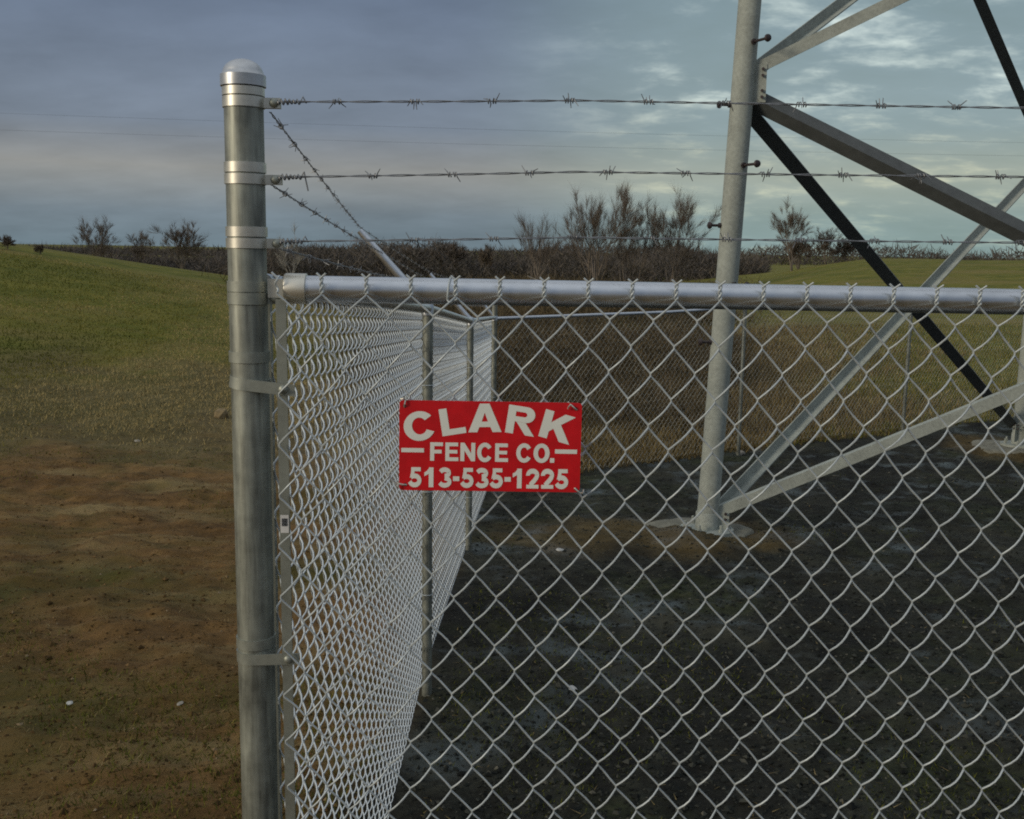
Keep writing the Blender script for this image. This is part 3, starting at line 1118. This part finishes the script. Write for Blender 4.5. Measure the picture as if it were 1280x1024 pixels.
# climbing pegs on the near leg, alternately to either side
z = 1.45
k = 0
dirs = [Vector((-0.93, -0.10, 0)).normalized(), Vector((0.42, -0.90, 0)).normalized()]
for z in np.arange(1.16, 9.5, 0.485):
    d = dirs[k % 2]
    q = leg_at(0, z) - T0
    bb = MB()
    a = q + np.array(d) * .085
    ln = .17 if k % 2 else .085
    bb.tube([a, a + np.array(d) * ln, a + np.array(d) * (ln + .001), a + np.array(d) * (ln + .012), a + np.array(d) * (ln + .028), a + np.array(d) * (ln + .034)],
            [.0115, .0115, .024, .031, .027, .012], 12)
    bb.tube([a, a + np.array(d) * .025], .024, 6)
    bb.build('step_bolt', M_bolt, tower)
    k += 1

for (i, lab) in ((0, 'pale concrete footing under the near tower leg, half buried in dark soil'), (1, 'pale concrete footing under the far tower leg at the right edge'), (2, 'pale concrete footing under the tower leg nearest the front fence on the right')):
    b = MB()
    x, y = LEGS[i]
    b.lathe([(0.46, -.55), (0.46, -.03), (0.455, .0), (0.445, .018), (0.42, .030), (0.36, .034), (0.26, .036), (0.02, .036)], (0, 0, 0), 44)
    v_ = b.v[0]
    aa = np.arctan2(v_[:, 1], v_[:, 0])
    v_[:, :2] *= (1.08 + .22 * np.cos(aa - 3.0) + .08 * np.sin(aa * 2 + i) + .06 * np.sin(aa * 5 + 2 * i) + .03 * np.sin(aa * 11))[:, None]
    v_[:, 2] += .012 * np.sin(aa * 3 + 1) * (np.hypot(v_[:, 0], v_[:, 1]) > .3)
    o = b.build('concrete_footing', M_conc, None, (x, y, BASEZ[i] - .045))
    tag(o, lab, 'footing', 'concrete footings of the tower')


# ------------------------------------------------------------------ scattered small stuff
def blades(name, x, y, z, h, w, lean, mat, rnd, per_label=None):
    n_ = len(x)
    a = rng.uniform(0, 2 * np.pi, n_)
    la = rng.uniform(0, 2 * np.pi, n_)
    dx, dy = np.cos(a) * w, np.sin(a) * w
    lx, ly = np.cos(la) * lean * h, np.sin(la) * lean * h
    V = np.stack([np.stack([x - dx, y - dy, z], -1), np.stack([x + dx, y + dy, z], -1), np.stack([x + lx, y + ly, z + h * np.sqrt(np.maximum(0.004, 1 - lean ** 2))], -1)], 1).reshape(-1, 3)
    Fm = np.arange(3 * n_).reshape(-1, 3)
    return tag(link(name, fast_mesh(name, V, Fm, mat, rnd)), kind='stuff')


def polar(n_, r0, r1, t0, t1, power=1.0):
    """points spread over a wedge of ground seen from the viewpoint side; t = x / y"""
    r = r0 * (r1 / r0) ** (rng.random(n_) ** power)
    t = rng.uniform(t0, t1, n_)
    return t * r, r


# short grass on the left hill and the verge
x, y = polar(150000, 11, 36, -0.56, 0.0)
keep = (inside(x, y) < -0.1) & (zones(x, y)[1] > rng.random(len(x)) * 1.1)
x, y = x[keep], y[keep]
blades('grass', x, y, gz(x, y) - .01, rng.uniform(.02, .085, len(x)), 0.0025 + 0.00028 * y, rng.uniform(0.2, .9, len(x)), M_green, np.clip(fbm(x * .30, y * .16, 4) * 2.3 - .72 + .55 * zones(x, y)[2] + .18 * sst(22, 32, y) + rng.normal(0, .14, len(x)), 0, 1))
# straw over the mud
x, y = polar(16000, 3, 16, -0.58, -0.01)
keep = (inside(x, y) < -0.05) & (fbm(x * .8, y * 1.3, 3) > .42 + .16 * rng.random(len(x)))
x, y = x[keep], y[keep]
blades('dry_grass', x, y, gz(x, y) - .004, rng.uniform(.012, .05, len(x)), 0.0012 + .00028 * y, rng.uniform(.8, .995, len(x)), M_straw, np.clip(rng.normal(.4, .25, len(x)), 0, 1))
# thin green growth coming up in patches of the mud
x, y = polar(34000, 3.2, 15, -0.58, -0.02)
keep = (inside(x, y) < -0.1) & (fbm(x * .7 + 5, y * .9, 4) > .53 + .10 * rng.random(len(x)))
x, y = x[keep], y[keep]
blades('grass', x, y, gz(x, y) - .004, rng.uniform(.012, .05, len(x)), 0.0016 + .0003 * y, rng.uniform(.3, .95, len(x)), M_green, np.clip(rng.normal(.28, .22, len(x)), 0, 1))
# sparse dull green growth on the dark soil, thickest close to the front fence
x, y = polar(36000, 2.8, 12, -0.14, 0.62)
keep = (inside(x, y) > 0.1) & (fbm(x * .8 + 9, y * .8, 4) > .48 + .025 * (y - 3) + .10 * rng.random(len(x)))
x, y = x[keep], y[keep]
blades('grass', x, y, gz(x, y) - .004, rng.uniform(.008, .035, len(x)), 0.0014 + .0003 * y, rng.uniform(.4, .97, len(x)), M_green, np.clip(rng.normal(.16, .16, len(x)), 0, .8))
# tan grass behind the back fence and over the valley
x, y = polar(70000, 11.5, 34, -0.03, 0.6)
keep = inside(x, y) < -0.12
x, y = x[keep], y[keep]
s_ = x / y
gr = np.clip(sst(.26, .42, s_ + (fbm(x * .3, y * .3, 3) - .5) * .3), 0, 1)
sel = rng.random(len(x)) > gr
hh = rng.uniform(.06, .26, len(x))
blades('dry_grass', x[sel], y[sel], gz(x[sel], y[sel]) - .01, hh[sel], 0.004 + .0004 * y[sel], rng.uniform(.2, .9, sel.sum()), M_straw, np.clip(rng.normal(.38, .22, sel.sum()), 0, 1))
sel = ~sel
blades('grass', x[sel], y[sel], gz(x[sel], y[sel]) - .01, hh[sel] * .6, 0.004 + .0004 * y[sel], rng.uniform(.2, .9, sel.sum()), M_green, np.clip(rng.normal(.6, .22, sel.sum()), 0, 1))


def pebbles(name, x, y, r, mat, rnd):
    """low irregular stones: squashed octahedra with jittered corners"""
    n_ = len(x)
    base = np.array([(1, 0, 0), (-1, 0, 0), (0, 1, 0), (0, -1, 0), (0, 0, .7), (0, 0, -.6)], float)
    Vv = base[None] * rng.uniform(.6, 1.25, (n_, 6, 1)) + rng.normal(0, .14, (n_, 6, 3))
    a = rng.uniform(0, 2 * np.pi, n_)
    ca_, sa_ = np.cos(a)[:, None], np.sin(a)[:, None]
    Vx = Vv[:, :, 0] * ca_ - Vv[:, :, 1] * sa_
    Vy = Vv[:, :, 0] * sa_ + Vv[:, :, 1] * ca_
    Vv = np.stack([Vx, Vy, Vv[:, :, 2]], -1) * r[:, None, None]
    Vv += np.stack([x, y, gz(x, y) + r * .15], -1)[:, None]
    tri = np.array([(0, 2, 4), (2, 1, 4), (1, 3, 4), (3, 0, 4), (2, 0, 5), (1, 2, 5), (3, 1, 5), (0, 3, 5)])
    Fm = (tri[None] + (np.arange(n_) * 6)[:, None, None]).reshape(-1, 3)
    return tag(link(name, fast_mesh(name, Vv.reshape(-1, 3), Fm, mat, np.repeat(rnd, 8))), kind='stuff')


x, y = polar(26000, 2.8, 17, -0.15, 0.62)
keep = inside(x, y) > 0.0
x, y = x[keep], y[keep]
pebbles('gravel', x, y, np.clip(rng.lognormal(-4.9, .45, len(x)), .003, .022), M_grit, rng.random(len(x)) ** 1.2)
x, y = polar(12000, 3.0, 15, -0.56, -0.01)
keep = inside(x, y) < -0.05
x, y = x[keep], y[keep]
pebbles('mud_clods', x, y, np.clip(rng.lognormal(-5.1, .5, len(x)), .003, .022), M_clod, rng.random(len(x)) ** 1.15)
x, y = polar(1500, 2.8, 16, -0.14, 0.6)
keep = inside(x, y) > 0.05
x, y = x[keep], y[keep]
blades('straw_bits', x, y, gz(x, y) + .004, rng.uniform(.012, .05, len(x)), 0.0014 + .0003 * y, rng.uniform(.97, .999, len(x)), M_straw, np.clip(rng.normal(.35, .25, len(x)), 0, 1))

# ------------------------------------------------------------------ bare trees, thickets
def grow(bb, p, d, ln, r, lvl, r_, spread, twigs, maxl, droop=0.0):
    n_ = 4 if lvl < 2 else 3
    pts = [p]
    q = p.copy()
    dd = d.copy()
    for k in range(n_):
        dd = dd + np.array((r_.gauss(0, .10), r_.gauss(0, .10), r_.gauss(.05, .06)))
        dd /= np.linalg.norm(dd)
        q = q + dd * ln / n_
        pts.append(q.copy())
    rr = np.linspace(r, r * .5, n_ + 1)
    bb.tube(pts, rr, 6 if lvl == 0 else (4 if lvl == 1 else 3), caps=False)
    if lvl >= maxl:
        for k in range(20):
            t = r_.uniform(.05, 1)
            o_ = pts[0] + (pts[-1] - pts[0]) * t
            v = dd + np.array((r_.gauss(0, .45), r_.gauss(0, .45), r_.gauss(.25, .35)))
            twigs.append((o_, v / np.linalg.norm(v) * ln * r_.uniform(.6, 1.5), r * .5))
        return
    nb = r_.randint(3, 5) if lvl == 0 else r_.randint(2, 4)
    for k in range(nb):
        t = r_.uniform(.35, 1.0) if k else 1.0
        i = min(n_, int(t * n_ + .5))
        az = r_.uniform(0, 2 * math.pi)
        sp_ = spread * r_.uniform(.5, 1.2) * (.5 if k == 0 else 1)
        u = np.cross(dd, (0.3, 0.9, 0.1))
        u /= np.linalg.norm(u)
        w_ = np.cross(dd, u)
        nd = dd * math.cos(sp_) + (u * math.cos(az) + w_ * math.sin(az)) * math.sin(sp_)
        grow(bb, pts[i], nd, ln * r_.uniform(.55, .8), rr[i] * .68, lvl + 1, r_, spread, twigs, maxl)


def bare_tree(name, x, y, h, label, seed, spread=.55, stems=1, r=None, mat=M_bark, group=None, maxl=4, cat='tree', tw=.0048):
    r_ = random.Random(seed)
    root = empty(name, (x, y, g1(x, y) - .05), label, cat, group)
    bb = MB()
    twigs = []
    for s in range(stems):
        a = r_.uniform(0, 6.28)
        d = np.array((math.cos(a) * .22, math.sin(a) * .22, 1.0)) if stems > 1 else np.array((r_.gauss(0, .05), 0, 1.0))
        grow(bb, np.array((math.cos(a), math.sin(a), 0)) * (.12 * h / 6 if stems > 1 else 0), d / np.linalg.norm(d), h * r_.uniform(.34, .42), (r or h * .018) * (1 if stems == 1 else .75), 0, r_, spread, twigs, maxl)
    allv = np.concatenate(bb.v)
    mz = max(allv[:, 2].max(), max((o_[2] + v[2]) for o_, v, _ in twigs))
    s = h / mz
    bb.v = [v * s for v in bb.v]
    bb.build('trunk', mat, root)
    O = np.array([o_ for o_, _, _ in twigs]) * s
    D = np.array([v for _, v, _ in twigs]) * s
    wv = np.cross(D, rng.normal(0, 1, D.shape))
    wv /= np.maximum(np.linalg.norm(wv, axis=1, keepdims=True), 1e-6)
    wv *= tw * (y / 60) ** .5
    V = np.stack([O - wv, O + wv, O + D], 1).reshape(-1, 3)
    me_ = fast_mesh('crown', V, np.arange(len(V)).reshape(-1, 3), M_twig if mat is M_bark else mat, rng.random(len(O)))
    link('crown', me_, root)
    return root


GT = 'bare trees beyond the back fence'
bare_tree('bare_tree', 0.65, 58, 5.2, 'thin bare tree behind the fence, leftmost of the sparse pair of saplings', 1, .30, 2, group=GT, maxl=3)
bare_tree('bare_tree', 1.45, 60, 5.7, 'thin bare sapling with upright twigs, right of the sparse pair', 2, .30, 1, group=GT, maxl=3)
bare_tree('bare_tree', 4.5, 57, 6.9, 'bushy bare tree, left end of the tall clump beside the tower leg', 3, .36, 4, group=GT, maxl=4)
bare_tree('bare_tree', 6.2, 58, 7.3, 'tallest bare tree with twin upright stems in the middle of the clump', 4, .26, 2, r=.085, group=GT, maxl=4)
bare_tree('bare_tree', 7.1, 61, 7.0, 'slim bare tree in the clump, just right of the tallest one', 5, .28, 2, group=GT, maxl=4)
bare_tree('bare_tree', 8.8, 58, 6.8, 'bare tree at the right end of the clump, nearest the tower leg', 6, .32, 3, group=GT, maxl=4)
bare_tree('bare_tree', 19.6, 74, 5.6, 'lone round bare tree on the green rise right of the tower leg', 17, .46, 3, r=.09, group=GT, maxl=4)
bare_tree('bare_shrub', 22.0, 74, 2.9, 'low bare shrub right of the lone tree on the rise', 8, .7, 5, group='shrubs on the green rise', cat='shrub')
bare_tree('bare_shrub', 20.3, 75, 2.4, 'dark bushy shrub at the foot of the lone tree', 9, .75, 6, group='shrubs on the green rise', cat='shrub')
bare_tree('bare_shrub', 23.9, 76, 1.9, 'small bare shrub farthest right on the rise, before the brace', 10, .75, 6, group='shrubs on the green rise', cat='shrub')
GL = 'bare trees behind the left hill'
bare_tree('bare_tree', -47.4, 118, 7.2, 'round bare tree above the left hill, left of the distant group', 21, .60, 3, group=GL, maxl=4, tw=.0065)
bare_tree('bare_tree', -43.8, 120, 5.6, 'small bare tree between the two rounder trees behind the left hill', 22, .6, 2, group=GL, maxl=4, tw=.0065)
bare_tree('bare_tree', -35.6, 112, 7.0, 'broad bare tree behind the left hill, closest to the corner post', 23, .64, 4, group=GL, maxl=4, tw=.0065)
GW = 'small bare trees in the woods across the valley'
for k, (px_, yy, hh_, lab) in enumerate(((565, 122, 4.9, 'small bare tree in the woods line left of the saplings'), (520, 126, 4.3, 'small bare tree in the woods line above the leaning post arm'),
                                         (905, 124, 4.0, 'small bare tree in the woods just right of the tower leg'), (600, 119, 4.6, 'rounded small bare tree in the woods nearest the saplings'))):
    bare_tree('bare_tree', (px_ - 640) / 1300 * yy, yy, hh_, lab, 40 + k, .55, 3, group=GW, maxl=3, tw=.02)
bare_tree('bare_tree', -9.8, 46, 3.1, 'pale dead tree with forked branches seen just right of the corner post', 24, .62, 2, r=.05, mat=M_palebark, maxl=3)
bare_tree('bare_shrub', -17.6, 36.5, .62, 'dark bush on top of the left hill at the photo edge', 25, .8, 7, maxl=3, cat='shrub')
bare_tree('bare_shrub', -16.6, 36.8, .5, 'smaller dark bush on the left hill beside the edge bush', 26, .8, 6, maxl=3, cat='shrub')
# a pale broken limb leaning in the brush
b = MB()
b.tube([(0, 0, 0), (-.15, 0, .45), (-.45, .05, .8), (-.95, .1, 1.0)], [.045, .04, .03, .015], 6)
b.tube([(-.15, 0, .45), (.05, .05, .8), (.02, .02, 1.1)], [.025, .02, .01], 5)
o = b.build('fallen_branch', M_palebark, None, (1.55, 48, g1(1.55, 48) + .55))
tag(o, 'pale broken limb caught in the brown brush below the sparse saplings', 'branch')


def thicket(name, n_, fx, fy, hf, mat, w, ln, seed, up=.9):
    """a mass of crossing stems and twigs over an area"""
    x, y = fx, fy
    base = gz(x, y)
    h = hf
    zz = base + h * rng.random(n_) ** 1.25
    d = np.stack([rng.normal(0, .55, n_), rng.normal(0, .55, n_), rng.uniform(.2, 1, n_) * up], -1)
    d /= np.linalg.norm(d, axis=1, keepdims=True)
    D = d * (ln * rng.uniform(.4, 1.2, n_))[:, None]
    wv = np.cross(D, rng.normal(0, 1, D.shape))
    wv /= np.maximum(np.linalg.norm(wv, axis=1, keepdims=True), 1e-6)
    wv *= (w * rng.uniform(.5, 1.4, n_))[:, None]
    O = np.stack([x, y, zz - .15 * ln], -1)
    V = np.stack([O - wv, O + wv, O + D], 1).reshape(-1, 3)
    rn = np.clip(.55 * fbm(x * .22 + seed, y * .22, 3) + .25 * rng.random(n_) + .12, 0, 1)
    return tag(link(name, fast_mesh(name, V, np.arange(3 * n_).reshape(-1, 3), mat, rn)), kind='stuff')


def clump(x, f, lo=.45):
    return lo + (1 - lo) * np.clip((fbm(x * f, x * 0 + 3.7, 3) - .3) * 2.6, 0, 1)


# dark brush close behind the back fence
n_ = 42000
y = np.where(rng.random(n_) < .2, rng.uniform(14.5, 20, n_), rng.uniform(19, 31, n_))
x = y * rng.uniform(-0.14, 0.225, n_) + rng.normal(0, .5, n_)
b_ = sst(-.15, -.03, x / y)
hh = np.where(y < 19, .45, 1.30) * (.12 + 1.05 * np.clip((fbm(x * .55, y * .55, 4) - .25) * 1.9, 0, 1)) * (1 - sst(.14, .225, x / y)) * (.35 + .65 * b_) * (1 - .6 * sst(27, 31, y)) + .12
thicket('brush', n_, x, y, hh, M_brush, .008, .42, 3)
# brown scrub over the valley floor
n_ = 60000
y = 34 * (78 / 34) ** rng.random(n_)
x = y * (rng.uniform(-0.23, 0.20, n_)) + rng.normal(0, 1.0, n_)
hh = 1.45 * sst(-.23, -.12, x / y) * (1 - .9 * sst(.10, .20, x / y + (fbm(x * .2, y * .2, 3) - .5) * .12)) * clump(x * .6 + y * .05, .35, .25) + .2
thicket('brush', n_, x, y, hh, M_brush, .014, .6, 8)
# the woods across the valley
n_ = 90000
y = rng.uniform(118, 170, n_)
x = y * rng.uniform(-0.56, 0.24, n_)
hh = (1.5 + 2.3 * sst(-.34, -.12, x / y)) * clump(x * .42, .5, .30) * (1 - .55 * sst(.15, .2, x / y)) + 0.9 * rng.random(n_)
thicket('distant_woods', n_, x, y, hh, M_thick, .055, 1.5, 14)
n_ = 26000
y = rng.uniform(330, 380, n_)
x = y * rng.uniform(-0.60, 0.60, n_)
hh = (1.2 + 4.2 * sst(-.36, -.05, x / y)) * clump(x * .09, .5, .5) + 1.0 * rng.random(n_)
thicket('distant_woods', n_, x, y, hh, M_thick, .16, 3.0, 19)

# ------------------------------------------------------------------ overhead cables and ground litter
for (za, zb, lab) in ((6.72, 5.72, 'thin overhead cable crossing the grey sky, upper of two'), (6.05, 5.40, 'thin overhead cable crossing the grey sky, lower of two')):
    b = MB()
    pts = []
    for k in range(41):
        f = k / 40
        pts.append((-60 + 130 * f, 34.0 + 2 * f, 7.4 + (za - 6.7) + (zb - za) * f * 1.2 - 4 * 1.1 * f * (1 - f)))
    b.tube(np.array(pts) - np.array(pts[0]), 0.0025, 6)
    o = b.build('overhead_cable', M_cable, None, pts[0])
    tag(o, lab, 'cable', 'overhead cables')


def stone(name, x, y, r, mat, label, cat, seed, flat=.6):
    bm = bmesh.new()
    bmesh.ops.create_icosphere(bm, subdivisions=2, radius=1)
    r_ = random.Random(seed)
    for v in bm.verts:
        v.co *= 1 + .22 * math.sin(3.1 * v.co.x + seed) * math.cos(2.7 * v.co.y) + r_.uniform(-.09, .09)
        v.co.z *= flat
        v.co *= r
    me_ = bpy.data.meshes.new(name)
    bm.to_mesh(me_)
    bm.free()
    me_.materials.append(mat)
    o_ = link(name, me_, None, (x, y, g1(x, y) + r * flat * .3))
    o_.rotation_euler = (r_.uniform(-.3, .3), r_.uniform(-.3, .3), r_.uniform(0, 6))
    return tag(o_, label, cat)


def ray_ground(px, py):
    """where a sight line through a picture point meets the bare ground plane (used once, to set litter down)"""
    d = cam.rotation_euler.to_matrix() @ Vector(((px - 640) / 1300, (512 - py) / 1300, -1))
    t = 1.0
    for _ in range(4000):
        q = Vector(cam.location) + d * t
        if q.z <= g1(q.x, q.y):
            break
        t += .01
    return q.x, q.y


for (px, py, r, m_, nm, lab, ct, fl) in (
        (87, 880, .016, M_scrap, 'paper_scrap', 'small white scrap lying on the brown mud at lower left', 'litter', .45),
        (225, 880, .016, M_stone, 'stone', 'pale flat stone in the mud near the post', 'stone', .35),
        (172, 552, .045, M_stone, 'stone', 'pale rock at the edge of the mud below the left hill', 'stone', .4),
        (276, 522, .10, plain('tan_stone', (0.20, 0.15, 0.075), .95, 0, .3, 25), 'stone', 'tan upright rock on the verge beside the corner post', 'stone', 1.1),
        (716, 862, .022, M_scrap, 'paper_scrap', 'white scrap on the dark gravel below the red sign', 'litter', .4),
        (700, 688, .035, M_scrap, 'paper_scrap', 'thin pale scrap on the dark soil left of the tower footing', 'litter', .25),
        (1080, 828, .028, M_stone, 'wood_chip', 'long pale chip on the dark gravel at lower right', 'litter', .2),
        (925, 568, .07, M_stone, 'stone', 'pale stone at the foot of the back fence post', 'stone', .5)):
    x, y = ray_ground(px, py)
    o = stone(nm, x, y, r, m_, lab, ct, px, fl)
    if nm == 'wood_chip':
        o.scale = (1.6, .35, 1)
